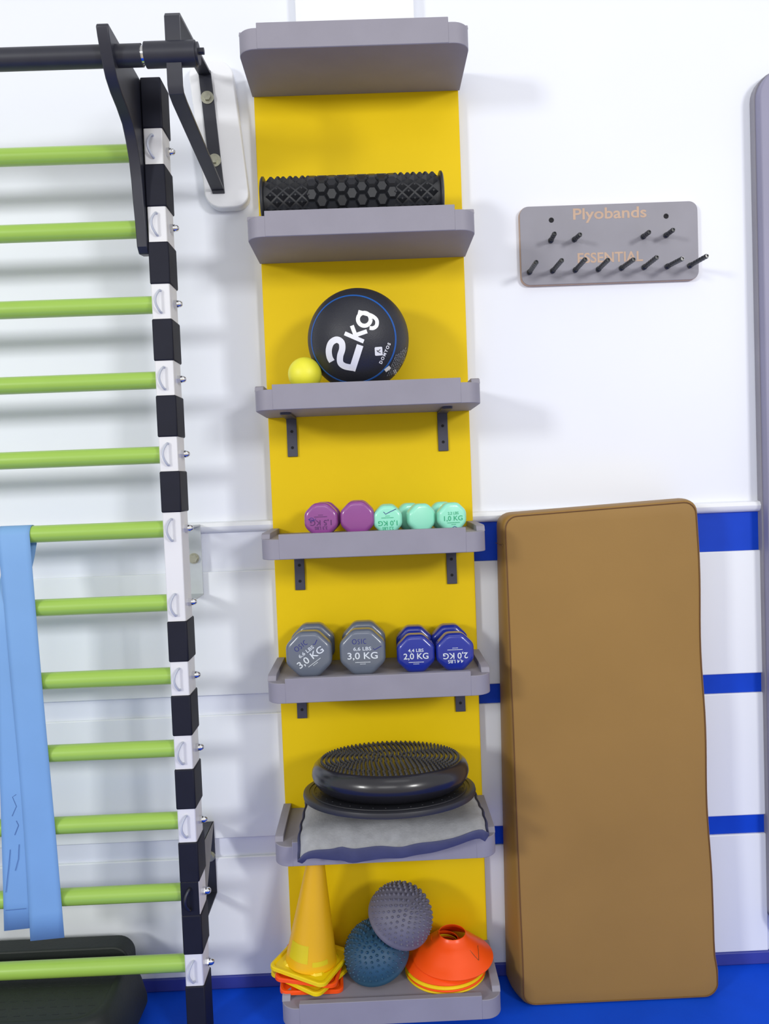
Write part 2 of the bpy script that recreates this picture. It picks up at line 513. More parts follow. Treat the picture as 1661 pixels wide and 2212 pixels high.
YR = 0.0345
bm = B()
bmesh.ops.create_uvsphere(bm, u_segments=40, v_segments=24, radius=YR)
bmesh.ops.translate(bm, verts=bm.verts, vec=(0, 0, YR))
tag(obj('massage_ball', bm, M['yball'], org=None, smooth=180), 'small plain yellow ball beside the black ball on the third shelf', 'ball').location = (-0.1275, -0.143, TOP[2])

# ------------------------------------------------------------------ dumbbells
def octagon(r, n=6, cr=0.42):
    """rounded octagon, flats at distance r; flat side down"""
    R = r / cos(pi / 8)
    out = []
    for i in range(8):
        a = pi / 8 + i * pi / 4
        for q in range(n):
            t = (q / (n - 1) - 0.5) * (pi / 4)
            rc = r * cr
            c = (r - rc) / cos(pi / 8)
            out.append((c * cos(a) + rc * cos(a + t), c * sin(a) + rc * sin(a + t)))
    return out

def head_bm(r, y0, y1):
    o = octagon(r, 6, 0.42 if r > 0.037 else 0.55)
    b = min(0.010, (y1 - y0) * 0.30)
    prof = []
    for q in range(6):
        a = (pi / 2) * q / 5
        prof.append((y0 + b * (1 - sin(a)), r - b * (1 - cos(a))))
    prof = prof[::-1]                       # face first
    rings = [[Vector((x * s / r, y, z * s / r + r)) for x, z in o] for y, s in prof]
    rings += [[Vector((x * s / r, y0 + y1 - y, z * s / r + r)) for x, z in o] for y, s in prof[::-1]]
    return loft(B(), rings)

def dumbbell(label, kind, r, L, material, loc, rotz=0.0, group=None):
    t = thing('dumbbell', label, 'dumbbell', (0, 0, 0), group)
    ht = L * 0.28
    front = obj('head', head_bm(r, -L / 2, -L / 2 + ht), material, t, smooth=50)
    obj('head', head_bm(r, L / 2 - ht, L / 2), material, t, smooth=50)
    bm = B()
    hr = r * 0.33
    axis_lathe(bm, [(hr * 1.5, 0), (hr * 1.08, 0.004), (hr, 0.009), (hr, L - 2 * ht - 0.007), (hr * 1.08, L - 2 * ht - 0.002), (hr * 1.5, L - 2 * ht + 0.002)],
               (0, -L / 2 + ht - 0.001, r), (0, 1, 0), 24)
    obj('handle', bm, material, t)
    t.location = loc; t.rotation_euler = (0, 0, rotz)
    return t, front

def face_fn(r, L, ang, lift=0.0004):
    ca, sa = cos(ang), sin(ang)
    return lambda x, y: Vector((x * ca - y * sa, -L / 2 - lift, r + x * sa + y * ca))

def db_print(front, r, L, ang, lines, rule, material):
    """lines: (text, cap height, width or None, baseline y)"""
    bm = B(); fn = face_fn(r, L, ang)
    for body, cap, wid, y in lines:
        tb = text_bm(body, 1.0, 0.012)
        zs = [v.co.y for v in tb.verts if v.co.y >= 0]; xs = [v.co.x for v in tb.verts]
        k_ = cap / max(zs); kx = (wid / (max(xs) - min(xs))) if wid else k_
        xm = (max(xs) + min(xs)) / 2
        xform(tb, lambda a, b, c: fn((a - xm) * kx, b * k_ + y))
        merge(bm, tb)
    # thin rule of tiny print and a small mark below it
    y, w = rule
    x = -w / 2
    rq = random.Random(11)
    while x < w / 2:
        d_ = rq.uniform(0.0010, 0.0024)
        ribbon(bm, [(x, y), (x + d_, y)], 0.0013, fn); x += d_ + 0.0004
    x = -w * 0.18
    for q in range(5):
        ribbon(bm, [(x, y - 0.0036), (x + w * 0.05, y - 0.0036)], 0.0014, fn); x += w * 0.08
    obj('lettering', bm, material, front)

def pen(front, r, L, ang, strokes, w=0.0011, material=None):
    bm = B(); fn = face_fn(r, L, ang, 0.0006)
    for st in strokes:
        ribbon(bm, st, w, fn)
    obj('pen_mark', bm, material or M['pen'], front)

def oval(cx, cy, rx, ry, a0=0, a1=360, n=14):
    return [(cx + rx * cos(radians(a0 + (a1 - a0) * i / n)), cy + ry * sin(radians(a0 + (a1 - a0) * i / n))) for i in range(n + 1)]

def osic(x0, y0, s):
    st = [oval(x0, y0, 0.0036 * s, 0.0042 * s)]
    st.append([(x0 + 0.0095 * s, y0 + 0.004 * s), (x0 + 0.0065 * s, y0 + 0.003 * s), (x0 + 0.0070 * s, y0 + 0.0005 * s),
               (x0 + 0.0092 * s, y0 - 0.001 * s), (x0 + 0.0085 * s, y0 - 0.0042 * s), (x0 + 0.0060 * s, y0 - 0.0042 * s)])
    st.append([(x0 + 0.0130 * s, y0 + 0.0045 * s), (x0 + 0.0128 * s, y0 - 0.0042 * s)])
    st.append(oval(x0 + 0.0195 * s, y0, 0.0032 * s, 0.0042 * s, 60, 300))
    return st

z4, z5 = TOP[3], TOP[4]
# 3 kg grey pair
L3 = 0.128; r3 = 0.0475
P3 = [('6,6 LBS', 0.0074, 0.037, 0.0046), ('3,0 KG', 0.0138, 0.0625, -0.0130)]
gA, gAf = dumbbell('grey 3,0 KG dumbbell with tilted lettering at the left end of its shelf', '3', r3, L3, M['greydb'], (-0.1425, -0.092, z5), radians(-1))
A = radians(35)
db_print(gAf, r3, L3, A, P3, (-0.0200, 0.031), M['pale_ink'])
pen(gAf, r3, L3, A, osic(-0.012, 0.0245, 1.15))
pen(gAf, r3, L3, A, [[(0.021, 0.0125), (0.0235, 0.0095), (0.033, 0.0145)]], 0.0013)
gB, gBf = dumbbell('grey 3,0 KG dumbbell with upright lettering, second from the left on its shelf', '3', r3, L3, M['greydb'], (-0.0310, -0.092, z5), radians(-1))
db_print(gBf, r3, L3, 0, P3, (-0.0200, 0.031), M['pale_ink'])
pen(gBf, r3, L3, 0, osic(-0.016, 0.0235, 1.15))
pen(gBf, r3, L3, 0, [[(0.0225, 0.0085), (0.0250, 0.0050), (0.0395, 0.0125)]], 0.0013)
# 2 kg blue pair
L2 = 0.136; r2 = 0.0395
P2 = [('4,4 LBS', 0.0068, 0.032, 0.0048), ('2,0 KG', 0.0122, 0.0515, -0.0098)]
P2B = [('4,4 LBS', 0.0068, 0.032, 0.0150), ('2,0 KG', 0.0122, 0.0515, 0.0006)]
bA, bAf = dumbbell('royal blue 2,0 KG dumbbell with upright lettering beside a grey one', '2', r2, L2, M['bluedb'], (0.0795, -0.088, z5), radians(-1))
db_print(bAf, r2, L2, 0, P2, (-0.0165, 0.031), M['pale_ink'])
bB, bBf = dumbbell('royal blue 2,0 KG dumbbell with upside-down lettering at the right end of its shelf', '2', r2, L2, M['bluedb'], (0.1590, -0.088, z5), radians(1))
db_print(bBf, r2, L2, pi, P2B, (-0.0062, 0.030), M['pale_ink'])
# 1.5 kg purple pair
L15 = 0.100; r15 = 0.0345
P15 = [('3,3 LBS', 0.0062, 0.026, 0.0140), ('1,5 KG', 0.0108, 0.044, 0.0010)]
pA, pAf = dumbbell('purple 1,5 KG dumbbell with upside-down lettering, leftmost on its shelf', '1.5', r15, L15, M['purple'], (-0.1045, -0.112, z4), radians(-2))
db_print(pAf, r15, L15, pi, P15, (-0.0060, 0.026), M['purple_ink'])
pen(pAf, r15, L15, 0, [oval(-0.019, 0.001, 0.0045, 0.0035), [(-0.026, 0.0015), (-0.012, -0.0005), (-0.010, 0.003)]], 0.0010)
pB, pBf = dumbbell('plain purple dumbbell without lettering between a purple and a mint one', '1.5', r15 + 0.0005, L15, M['purple'], (-0.0315, -0.114, z4), radians(0))
# 1 kg mint three
L1 = 0.098; r1 = 0.0297
P1 = [('2,2 LBS', 0.0056, 0.023, 0.0050), ('1,0 KG', 0.0098, 0.0395, -0.0075)]
P1B = [('2,2 LBS', 0.0056, 0.023, 0.0155), ('1,0 KG', 0.0098, 0.0395, 0.0030)]
mA, mAf = dumbbell('mint green 1,0 KG dumbbell with upside-down lettering beside a purple one', '1', r1, L1, M['mint'], (0.0315, -0.113, z4), radians(-1))
db_print(mAf, r1, L1, pi, P1B, (-0.0035, 0.024), M['green_ink'])
pen(mAf, r1, L1, 0, [[(-0.008, 0.016), (-0.004, 0.011), (0.004, 0.015), (0.018, 0.021)]], 0.0013)
mB, mBf = dumbbell('turned mint green dumbbell with a blank face, middle one of three mint ones', '1', r1, L1, M['mint'], (0.0895, -0.106, z4), radians(17))
mC, mCf = dumbbell('mint green 1,0 KG dumbbell with upright lettering at the right end of its shelf', '1', r1, L1, M['mint'], (0.1560, -0.112, z4), radians(11))
db_print(mCf, r1, L1, 0, P1, (-0.0120, 0.026), M['green_ink'])
pen(mCf, r1, L1, 0, [[(-0.008, -0.0245), (0.002, -0.0195), (0.010, -0.0235)]], 0.0013)
for o in (gA, gB, bA, bB): o['group'] = 'dumbbells on the third shelf from the bottom'
for o in (pA, pB, mA, mB, mC): o['group'] = 'dumbbells on the fourth shelf from the bottom'

# ------------------------------------------------------------------ cushion, wobble board, balance disc
z6 = TOP[5]
cush = thing('cushion', 'grey suede cushion with dark rim drooping over the front of the second lowest shelf', 'cushion', (0.02, -0.12, z6))
NX, NY = 44, 34
rs = random.Random(5)
cx0, cx1, cy0, cy1 = -0.171, 0.203, -0.243, -0.018
def edge_wave(s):
    return 0.0022 * sin(s * 24 + 0.5) + 0.0016 * sin(s * 9 + 2) - 0.006 * math.exp(-((s - 0.22) / 0.025) ** 2) + 0.003 * math.exp(-((s - 0.29) / 0.03) ** 2)
def cush_top(uu, vv):
    """uu, vv in 0..1"""
    x = cx0 + (cx1 - cx0) * uu; y = cy0 + (cy1 - cy0) * vv
    if vv < 0.5: y -= edge_wave(uu) * (1 - 2 * vv)
    x += (uu - 0.5) * 2 * edge_wave(vv + 3) * 0.5
    e = min(uu, 1 - uu) / 0.12; e = min(1, e)
    f = min(1, (1 - vv) / 0.15)
    h = 0.021 + 0.017 * math.sqrt(max(0, 1 - (1 - e) ** 2)) * math.sqrt(max(0, 1 - (1 - f) ** 2))
    # front overhang sags below the lip
    sag = max(0, (0.26 - vv) / 0.26)
    h -= 0.025 * sag ** 2.2 * (1.15 - 0.75 * max(0, (uu - 0.55) / 0.45))
    h += 0.0016 * sin(uu * 23 + vv * 9) * (1 - e * 0.6) + 0.0008 * sin(uu * 33) * sag
    h += 0.016 * (max(0, uu - 0.80) / 0.2) ** 1.5 * (1 - vv)
    return Vector((x, y, z6 + h + 0.004))
bm = B()
G = [[bm.verts.new(cush_top(i / NX, j / NY)) for i in range(NX + 1)] for j in range(NY + 1)]
for j in range(NY):
    for i in range(NX):
        bm.faces.new((G[j][i], G[j][i + 1], G[j + 1][i + 1], G[j + 1][i]))
obj('suede_top', bm, M['suede'], cush, org=cush.location, smooth=180)
# rim: perimeter strip hanging from the edge of the top, closed underneath
per = [(i / NX, 0.0) for i in range(NX)] + [(1.0, j / NY) for j in range(NY)] + \
      [(1 - i / NX, 1.0) for i in range(NX)] + [(0.0, 1 - j / NY) for j in range(NY)]
r0, r1_, r2_, r3_, r4_ = [], [], [], [], []
for q, (a, b) in enumerate(per):
    p = cush_top(a, b)
    out = Vector(((a - 0.5) * 2 if a in (0.0, 1.0) else 0, -1 if b == 0 else (1 if b == 1 else 0), 0))
    if out.length > 0: out.normalize()
    s = q / len(per)
    drop = 0.024 if b == 0.0 else 0.018
    if b == 0.0:
        drop = 0.012 + 0.020 * min(1, a * 4.5) * (1 - 0.62 * a ** 1.5) + 0.004 * math.exp(-((a - 0.25) / 0.05) ** 2) + 0.0012 * sin(a * 21)
    elif a in (0.0, 1.0):
        drop *= 0.55 + 0.45 * b
    zb_ = max(p.z - drop, z6 + 0.002) if b > 0.12 else p.z - drop
    inn = Vector((0.02 * (0.5 - a), 0.016 if b == 0 else 0, 0))
    r0.append(p + Vector((0, 0, -0.002)))
    r1_.append(p + out * 0.004 + Vector((0, 0, 0.0015)))
    r2_.append(p + out * 0.006 + Vector((0, 0, -0.003)))
    r3_.append(Vector((p.x, p.y, zb_)) + out * 0.002 + inn * 0.5)
    ctr = Vector((0.015, -0.12, z6 + 0.0015))
    zz = z6 + 0.0015 if p.y > -0.188 else max(zb_ + 0.004, z6 + 0.0105 if p.y > -0.2 else zb_ + 0.004)
    q4 = Vector((p.x, p.y, zz)) * 0.95 + Vector((ctr.x, ctr.y, zz)) * 0.05
    r4_.append(q4)
bm = B()
loft(bm, [r0, r1_, r2_, r3_, r4_], cap0=False, cap1=False)
obj('fabric_rim', bm, M['navy'], cush, org=cush.location, smooth=80)

DC = Vector((0.0125, -0.1785, 0.529))
DT = Matrix.Rotation(radians(-6), 3, 'X') @ Matrix.Rotation(radians(0.4), 3, 'Y')
def tilt_mesh(bm, c=DC, R=DT):
    for v in bm.verts: v.co = R @ v.co + c
    return bm
wob = thing('wobble_board', 'flat black round board under the spiky disc on the grey cushion', 'balance board', DC)
bm = B()
axis_lathe(bm, [(0.004, -0.004), (0.060, -0.006), (0.120, -0.007), (0.170, -0.009), (0.1755, -0.007), (0.1765, -0.002), (0.1755, 0.003), (0.172, 0.0048),
                (0.164, 0.0048), (0.1635, 0.0035), (0.159, 0.0035), (0.1585, 0.0046), (0.154, 0.0046), (0.1535, 0.0034), (0.10, 0.002), (0.004, 0.002)], (0, 0, 0), (0, 0, 1), 96)
obj('rimmed_board', tilt_mesh(bm), M['discpale'], wob, org=wob.location)
bm = B()
axis_lathe(bm, [(0.085, -0.005), (0.083, -0.020), (0.070, -0.037), (0.045, -0.048), (0.015, -0.052), (0.002, -0.0525)], (0, 0, 0), (0, 0, 1), 48)
obj('rocker_dome', tilt_mesh(bm), M['discpale'], wob, org=wob.location)
bm = B()
for rr_, cnt in ((0.1505, 40), (0.1415, 37)):
    for k in range(cnt):
        a = 2 * pi * (k + (0.37 if rr_ < 0.145 else 0)) / cnt
        axis_lathe(bm, [(0.0018, -0.0005), (0.0014, 0.0008), (0.0005, 0.0012)], (rr_ * cos(a), rr_ * sin(a), 0.0028), (0, 0, 1), 6)
obj('grip_dots', tilt_mesh(bm), M['discpale'], wob, org=wob.location)

bd = thing('balance_disc', 'thick glossy black air disc with a spiky top lying on the flat board', 'balance disc', DC + DT @ Vector((0, 0, 0.008)))
bm = B()
pr = [(0.004, 0.0045), (0.118, 0.0045), (0.137, 0.008), (0.150, 0.016), (0.158, 0.027), (0.1610, 0.037), (0.160, 0.046), (0.156, 0.055), (0.150, 0.0605),
      (0.146, 0.0628), (0.143, 0.0628), (0.10, 0.0652), (0.05, 0.067), (0.004, 0.0675)]
axis_lathe(bm, pr, (0.003, 0, 0), (0, 0, 1), 96)
obj('inflated_body', tilt_mesh(bm), M['disc'], bd, org=bd.location, smooth=60)
bm = B()
for k in range(15):
    rr_ = 0.006 + 0.0096 * k
    cnt = max(6, int(2 * pi * rr_ / 0.0103))
    for q in range(cnt):
        a = 2 * pi * (q + 0.618 * k) / cnt
        zz = 0.0677 - 0.0045 * (rr_ / 0.143) ** 2
        axis_lathe(bm, [(0.0030, -0.001), (0.0022, 0.0024), (0.0012, 0.0040)], (0.003 + rr_ * cos(a), rr_ * sin(a), zz), (0, 0, 1), 6)
obj('spikes', tilt_mesh(bm), M['disc'], bd, org=bd.location, smooth=50)

# ------------------------------------------------------------------ bottom shelf: cones, pods, marker discs
z7 = TOP[6]
def cone(label, rot, body_m, base_m, lift, lean=(0, 0), side=0.136, dxy=(0, 0)):
    t = thing('training_cone', label, 'cone', (0, 0, 0), 'traffic cones stacked on the bottom shelf')
    h = side / 2
    def ringsq(hh, z, rc):
        return [Vector((x, y, z)) for x, y in rrect(-hh, hh, -hh, hh, rc, 5)]
    bm = B()
    # base: rounded square plate with a raised rim, round opening in the middle
    outer = [ringsq(h, 0.0, 0.016), ringsq(h, 0.006, 0.016), ringsq(h - 0.002, 0.0075, 0.015), ringsq(h - 0.006, 0.0072, 0.014), ringsq(h - 0.009, 0.0040, 0.013)]
    n_ = len(outer[0])
    circ = []
    for p in outer[-1]:
        a = math.atan2(p.y, p.x)
        circ.append(a)
    outer.append([Vector((0.0600 * cos(a), 0.0600 * sin(a), 0.0045)) for a in circ])
    outer.append([Vector((0.0565 * cos(a), 0.0565 * sin(a), 0.0085)) for a in circ])
    outer.append([Vector((0.0535 * cos(a), 0.0535 * sin(a), 0.0085)) for a in circ])
    outer.append([Vector((0.0560 * cos(a), 0.0560 * sin(a), 0.0015)) for a in circ])
    outer.append([Vector((p.x * 0.95, p.y * 0.95, 0.0)) for p in outer[0]])
    loft(bm, outer, cap0=False, cap1=False)
    obj('cone_base', bm, base_m, t, smooth=30)
    bm = B()
    H = 0.232
    axis_lathe(bm, [(0.0555, 0.006), (0.0178, H), (0.0165, H + 0.001), (0.0163, H), (0.0542, 0.006)], (0, 0, 0), (0, 0, 1), 48, closed=True)
    obj('cone_body', bm, body_m, t)
    lean_m = Matrix.Rotation(lean[0], 4, 'Y') @ Matrix.Rotation(lean[1], 4, 'X')
    t.matrix_world = Matrix.Translation(Vector((-0.172 + dxy[0], -0.094 + dxy[1], z7 + 0.001 + lift))) @ lean_m @ Matrix.Rotation(rot, 4, 'Z')
    return t
cone('orange training cone at the bottom of the cone stack, its base on the shelf', radians(4), M['orange'], M['orange'], 0.0045, (radians(3.6), radians(1)), 0.134, (0.0005, 0.002))
cone('yellow training cone directly above the lowest orange base in the stack', radians(-33), M['coney'], M['coneyb'], 0.0145, (radians(4.1), radians(1.3)), 0.134, (0.0005, 0.0015))
cone('orange training cone just beneath the topmost yellow one in the stack', radians(-8), M['orange'], M['orange'], 0.0250, (radians(4.6), radians(1.6)), 0.134, (0.0, 0.001))
ct = cone('tall yellow training cone on top of the stack, fully visible', radians(-25), M['coney'], M['coneyb'], 0.0360, (radians(5), radians(2)))
# lime tape patches on the front of the top cone
def patch(a0, a1, zlo, zhi):
    bm = B()
    rad = lambda z: 0.0555 + (z - 0.006) * (0.0178 - 0.0555) / (0.232 - 0.006) + 0.0004
    n_ = 8
    lo = [bm.verts.new((rad(zlo) * cos(a0 + (a1 - a0) * i / n_), rad(zlo) * sin(a0 + (a1 - a0) * i / n_), zlo)) for i in range(n_ + 1)]
    hi = [bm.verts.new((rad(zhi) * cos(a0 + (a1 - a0) * i / n_), rad(zhi) * sin(a0 + (a1 - a0) * i / n_), zhi)) for i in range(n_ + 1)]
    for i in range(n_):
        bm.faces.new((lo[i], lo[i + 1], hi[i + 1], hi[i]))
    obj('tape_patch', bm, M['patch'], ct)
off = radians(25)
patch(radians(-150) + off, radians(-95) + off, 0.026, 0.062)
patch(radians(-84) + off, radians(-45) + off, 0.020, 0.030)

def pod(label, material, c, axis, R=0.0695):
    t = thing('spiky_balance_pod', label, 'balance pod', c, 'spiky half balls on the bottom shelf')
    d = Vector(axis).normalized()
    bm = B()
    prof = [(0.8 * R, 0.002), (R * 1.025, -0.004), (R * 1.035, 0.0), (R * 1.02, 0.004), (R, 0.0065)]
    for k in range(1, 15):
        a = (pi / 2) * k / 14
        prof.append((max(0.0015, R * cos(a)), R * 0.97 * sin(a) + 0.006 * (1 - k / 14)))
    axis_lathe(bm, prof, c, d, 64)
    body = obj('dome', bm, material, t, org=c, smooth=60)
    u, v = frame_of(d)
    bm = B()
    for k in range(1, 11):
        el = (pi / 2) * k / 11.2
        cnt = max(5, int(2 * pi * cos(el) * R / 0.0130))
        for q in range(cnt):
            a = 2 * pi * (q + 0.5 * (k % 2)) / cnt
            nrm = (u * cos(a) + v * sin(a)) * cos(el) + d * sin(el)
            p = Vector(c) + nrm * (R * 0.975) + d * 0.003
            axis_lathe(bm, [(0.0037, -0.001), (0.0023, 0.0028), (0.0011, 0.0046)], p, nrm, 6)
    obj('knobs', bm, material, t, org=c, smooth=50)
    return t
pod('dark teal spiky half ball lying under the grey one on the bottom shelf', M['podteal'], (-0.028, -0.088, z7 + 0.0405), (-0.22, -0.36, 0.90))
pod('grey spiky half ball resting tilted on top of the teal one', M['podgrey'], (0.0235, -0.095, 0.212), (0.40, -0.42, 0.80))

def marker(label, material, c, tilt, grp='saucer markers stacked on the bottom shelf'):
    t = thing('marker_disc', label, 'marker disc', (0, 0, 0), grp)
    R = 0.0875
    out = [(R, 0.0), (R + 0.0006, 0.0016), (R - 0.0010, 0.0030), (0.0790, 0.0090), (0.0680, 0.0175), (0.0660, 0.0200), (0.0550, 0.0285), (0.0530, 0.0310), (0.0430, 0.0385), (0.0340, 0.0450), (0.0315, 0.0490), (0.0300, 0.0520), (0.0290, 0.0525)]
    inn = [(0.0283, 0.0520), (0.0303, 0.0482), (0.0332, 0.0440), (0.0425, 0.0372), (0.0522, 0.0298), (0.0543, 0.0272), (0.0652, 0.0187), (0.0672, 0.0162), (0.0785, 0.0075), (R - 0.0022, 0.0012)]
    bm = B()
    axis_lathe(bm, out + inn, (0, 0, 0), (0, 0, 1), 72, closed=True)
    obj('saucer', bm, material, t, smooth=28)
    t.location = c; t.rotation_euler = (tilt[0], tilt[1], 0)
    return t
marker('yellow marker disc at the very bottom of the saucer stack', M['coneyb'], (0.120, -0.0885, z7 + 0.0005), (0, 0))
marker('orange marker disc showing as a thin line low in the saucer stack', M['orange'], (0.1205, -0.0885, z7 + 0.0055), (0, 0))
marker('yellow marker disc with a wide rim in the middle of the saucer stack', M['coneyb'], (0.1195, -0.0885, z7 + 0.0105), (0, 0))
marker('orange marker disc second from the top, left edge showing', M['orange'], (0.1200, -0.0880, z7 + 0.0185), (0, radians(0.5)))
mt = marker('orange marker disc on top of the saucer stack with a pen tick', M['orange'], (0.1370, -0.0905, z7 + 0.0335), (radians(2), radians(0.5)))
bm = B()
def on_saucer(a, rr):
    zz = 0.0030 + (R_ - rr) * (0.0505 - 0.0030) / (R_ - 0.0262)
    return Vector((rr * cos(a), rr * sin(a), zz + 0.0012))
R_ = 0.0865
ribbon(bm, [(radians(-38), 0.052), (radians(-39), 0.060), (radians(-43), 0.068), (radians(-32), 0.062), (radians(-17), 0.056)], 0.0011, lambda a, r_: on_saucer(a, r_))
bm.free()
bm = B()
pl = [on_saucer(radians(a), r_) for a, r_ in ((-47, 0.050), (-46, 0.056), (-45, 0.063), (-43, 0.070), (-38, 0.066), (-32, 0.062), (-25, 0.059), (-17, 0.056), (-14, 0.056))]
tube(bm, pl, 0.0006, 5)
obj('pen_tick', bm, M['seam'], mt)

# ------------------------------------------------------------------ brown mat leaning by the wall
mtx = thing('gym_mat', 'brown leatherette mat standing on end against the wall right of the shelves', 'mat', (0.49, -0.04, 0))
def mat_pt(uu, vv, ww):
    """uu across, vv up, ww 0 front .. 1 back"""
    fl_, fr_ = 0.2785 + 0.006 * (1 - vv), 0.700 + 0.017 * max(0.0, 1 - vv) ** 1.5
    bl_, br_ = 0.279 - 0.016 * (1 - vv), 0.702 + 0.008 * (1 - vv)
    xl = fl_ + (bl_ - fl_) * ww; xr = fr_ + (br_ - fr_) * ww
    z1 = 1.078 + 0.018 * uu - 0.002 * ww
    yf = -0.090 - 0.006 * (1 - vv) - 0.004 * sin(pi * uu) * sin(pi * vv)
    yb = WY - 0.0195
    if vv < 0.2: yf -= 0.004 * sin(pi * (vv / 0.2))
    xr += 0.006 * math.exp(-((vv - 0.045) / 0.03) ** 2) - 0.002 * sin(vv * 20)
    return Vector((xl + (xr - xl) * uu, yf + (yb - yf) * ww, z1 * vv))
N = 20
out2 = rrect(0, 1, 0, 1, 0.045, 6)
# denser outline
def dens(pts, m_):
    r = []
    for i in range(len(pts)):
        a, b = pts[i], pts[(i + 1) % len(pts)]
        L_ = math.hypot(b[0] - a[0], b[1] - a[1])
        k_ = max(1, int(L_ / m_))
        for q in range(k_):
            r.append((a[0] + (b[0] - a[0]) * q / k_, a[1] + (b[1] - a[1]) * q / k_))
    return r
def asp(pts):   # corner radii equal in both directions
    o = []
    for x, y in pts:
        fx = x; fy = y
        o.append((fx, fy))
    return o
raw = rrect(0, 0.42, 0, 1.085, 0.026, 6)
out2 = dens([(x / 0.42, y / 1.085) for x, y in raw], 0.03)
bm = B()
def inset(s, pts):
    return [(0.5 + (x - 0.5) * (1 - s / 0.21), 0.5 + (y - 0.5) * (1 - s / 0.54)) for x, y in pts]
rings = []
for s, w in ((0.0085, 0.0), (0.0035, 0.012), (0.0008, 0.045), (-0.0008, 0.10), (-0.003, 0.3), (-0.004, 0.55), (-0.002, 0.85), (0.002, 0.95), (0.008, 1.0)):
    rings.append([mat_pt(x, y, w) for x, y in inset(s, out2)])
rings = [[mat_pt(x, y, 0.0) for x, y in inset(0.20, out2)], [mat_pt(x, y, 0.0) for x, y in inset(0.10, out2)], [mat_pt(x, y, 0.0) for x, y in inset(0.03, out2)]] + rings
for ring in rings:
    for v in ring: v.z = max(v.z, 0.001)
loft(bm, rings)
obj('mat_cover', bm, M['mattan'], mtx, org=mtx.location, smooth=60)
bm = B()
sp = [mat_pt(x, y, 0.008) for x, y in inset(0.0045, out2)]
for v in sp: v.z = max(v.z, 0.002); v.y -= 0.0006
tube(bm, sp + sp[:1], 0.0013, 6)
obj('seam_piping', bm, M['seam'], mtx, org=mtx.location)
bm = B()
pts = [mat_pt(-0.0075 + 0.0, 1 - 0.060, w) for w in (0.05, 0.2, 0.4, 0.6, 0.8, 0.95)]
tube(bm, pts, 0.0009, 5)
obj('side_stitch', bm, M['seam'], mtx, org=mtx.location)

# ------------------------------------------------------------------ peg board
pb = thing('peg_rack', 'grey wall board lettered Plyobands ESSENTIAL with two rows of black pegs', 'peg rack', (0.553, 0.012, 1.672))
bm = B()
prism(bm, rrect(0.3535, 0.7545, 1.586, 1.761, 0.020), XZ, 0.0140, WY)
obj('board_core', bm, M['mdf'], pb, org=pb.location, bevel=0.0008)
bm = B()
prism(bm, rrect(0.3545, 0.7540, 1.5868, 1.7605, 0.0195), XZ, 0.0118, 0.0139)
obj('board_face', bm, M['pegboard'], pb, org=pb.location, bevel=0.0006)
for body, x0, x1, zb, size in (('Plyobands', 0.474, 0.639, 1.7285, 0.0345), ('ESSENTIAL', 0.4815, 0.6285, 1.632, 0.031)):
    tb = text_bm(body, size, 0.0006, 'LEFT')
    xs = [v.co.x for v in tb.verts]
    s = (x1 - x0) / (max(xs) - min(xs)); xm = min(xs)
    xform(tb, lambda a, b, c: (x0 + (a - xm) * s, 0.0115, zb + b))
    obj('lettering', tb, M['mdf'], pb, org=pb.location)
for x, z in ((0.425, 1.729), (0.683, 1.729)):
    bm = B()
    axis_lathe(bm, [(0.0058, 0), (0.0052, 0.0012), (0.0030, 0.0014), (0.0026, 0.0004)], (x, 0.0118, z), (0, -1, 0), 18)
    obj('screw', bm, M['hole'], pb, org=pb.location)
pegs = [(0.372, 1.615, .371, 1.616, 8), (0.424, 1.616, .426, 1.618, 8), (0.475, 1.616, .476, 1.618, 8), (0.527, 1.616, .525, 1.615, 8),
        (0.579, 1.617, .580, 1.614, 8), (0.630, 1.617, .630, 1.617, 8), (0.682, 1.617, .685, 1.612, 8), (0.733, 1.617, .738, 1.616, 8),
        (0.422, 1.683, .420, 1.685, 4), (0.475, 1.684, .476, 1.681, 4), (0.630, 1.685, .627, 1.681, 4), (0.681, 1.686, .680, 1.684, 4)]
for x, z, x2, z2, nb in pegs:
    L = 0.085 if nb == 8 else 0.050
    p0 = Vector((x, 0.0118, z)); p1 = Vector((x2, 0.0118 - L, z2))
    prof = [(0.0060, 0.0), (0.0062, 0.006), (0.0038, 0.0085)]
    st = (L - 0.0085) / (nb - (2 if nb == 8 else 1))
    tpos = 0.0085
    for q in range(nb - (2 if nb == 8 else 1)):
        prof += [(0.0030, tpos + 0.08 * st), (0.0053, tpos + 0.35 * st), (0.0053, tpos + 0.68 * st), (0.0030, tpos + 0.96 * st)]
        tpos += st
    prof += [(0.0040, L), (0.0028, L), (0.0024, L - 0.0025)]
    bm = B()
    axis_lathe(bm, prof, p0, p1 - p0, 14)
    obj('peg', bm, M['peg'], pb, org=pb.location)

# ------------------------------------------------------------------ wall bars
RZ = [1.845 - 0.1531 * i for i in range(12)]
PXL, PXR, PYF, PYB = -0.4265, -0.3890, -0.170, -0.108
wb = thing('wall_bars', 'white wall ladder with lime green rungs and dark pads on its post', 'wall bars', (-0.41, -0.14, 0))
W = wb.location.copy()
obj('post', box(B(), PXL, PXR, PYF, PYB, 0.0, 1.975), M['postwhite'], wb, org=W, bevel=0.0025)
obj('post', box(B(), -1.4265, -1.389, PYF, PYB, 0.0, 1.975), M['postwhite'], wb, org=W, bevel=0.0025)
for z in RZ:
    bm = B(); cyl(bm, (-1.40, -0.14, z), (-0.41, -0.14, z), 0.0178, seg=32)
    obj('rung', bm, M['rung'], wb, org=W)
pads = [(1.880, 1.980)] + [(RZ[i + 1] + 0.0345, RZ[i] - 0.0345) for i in range(11) if i != 5] + [(0.0, 0.1285)]
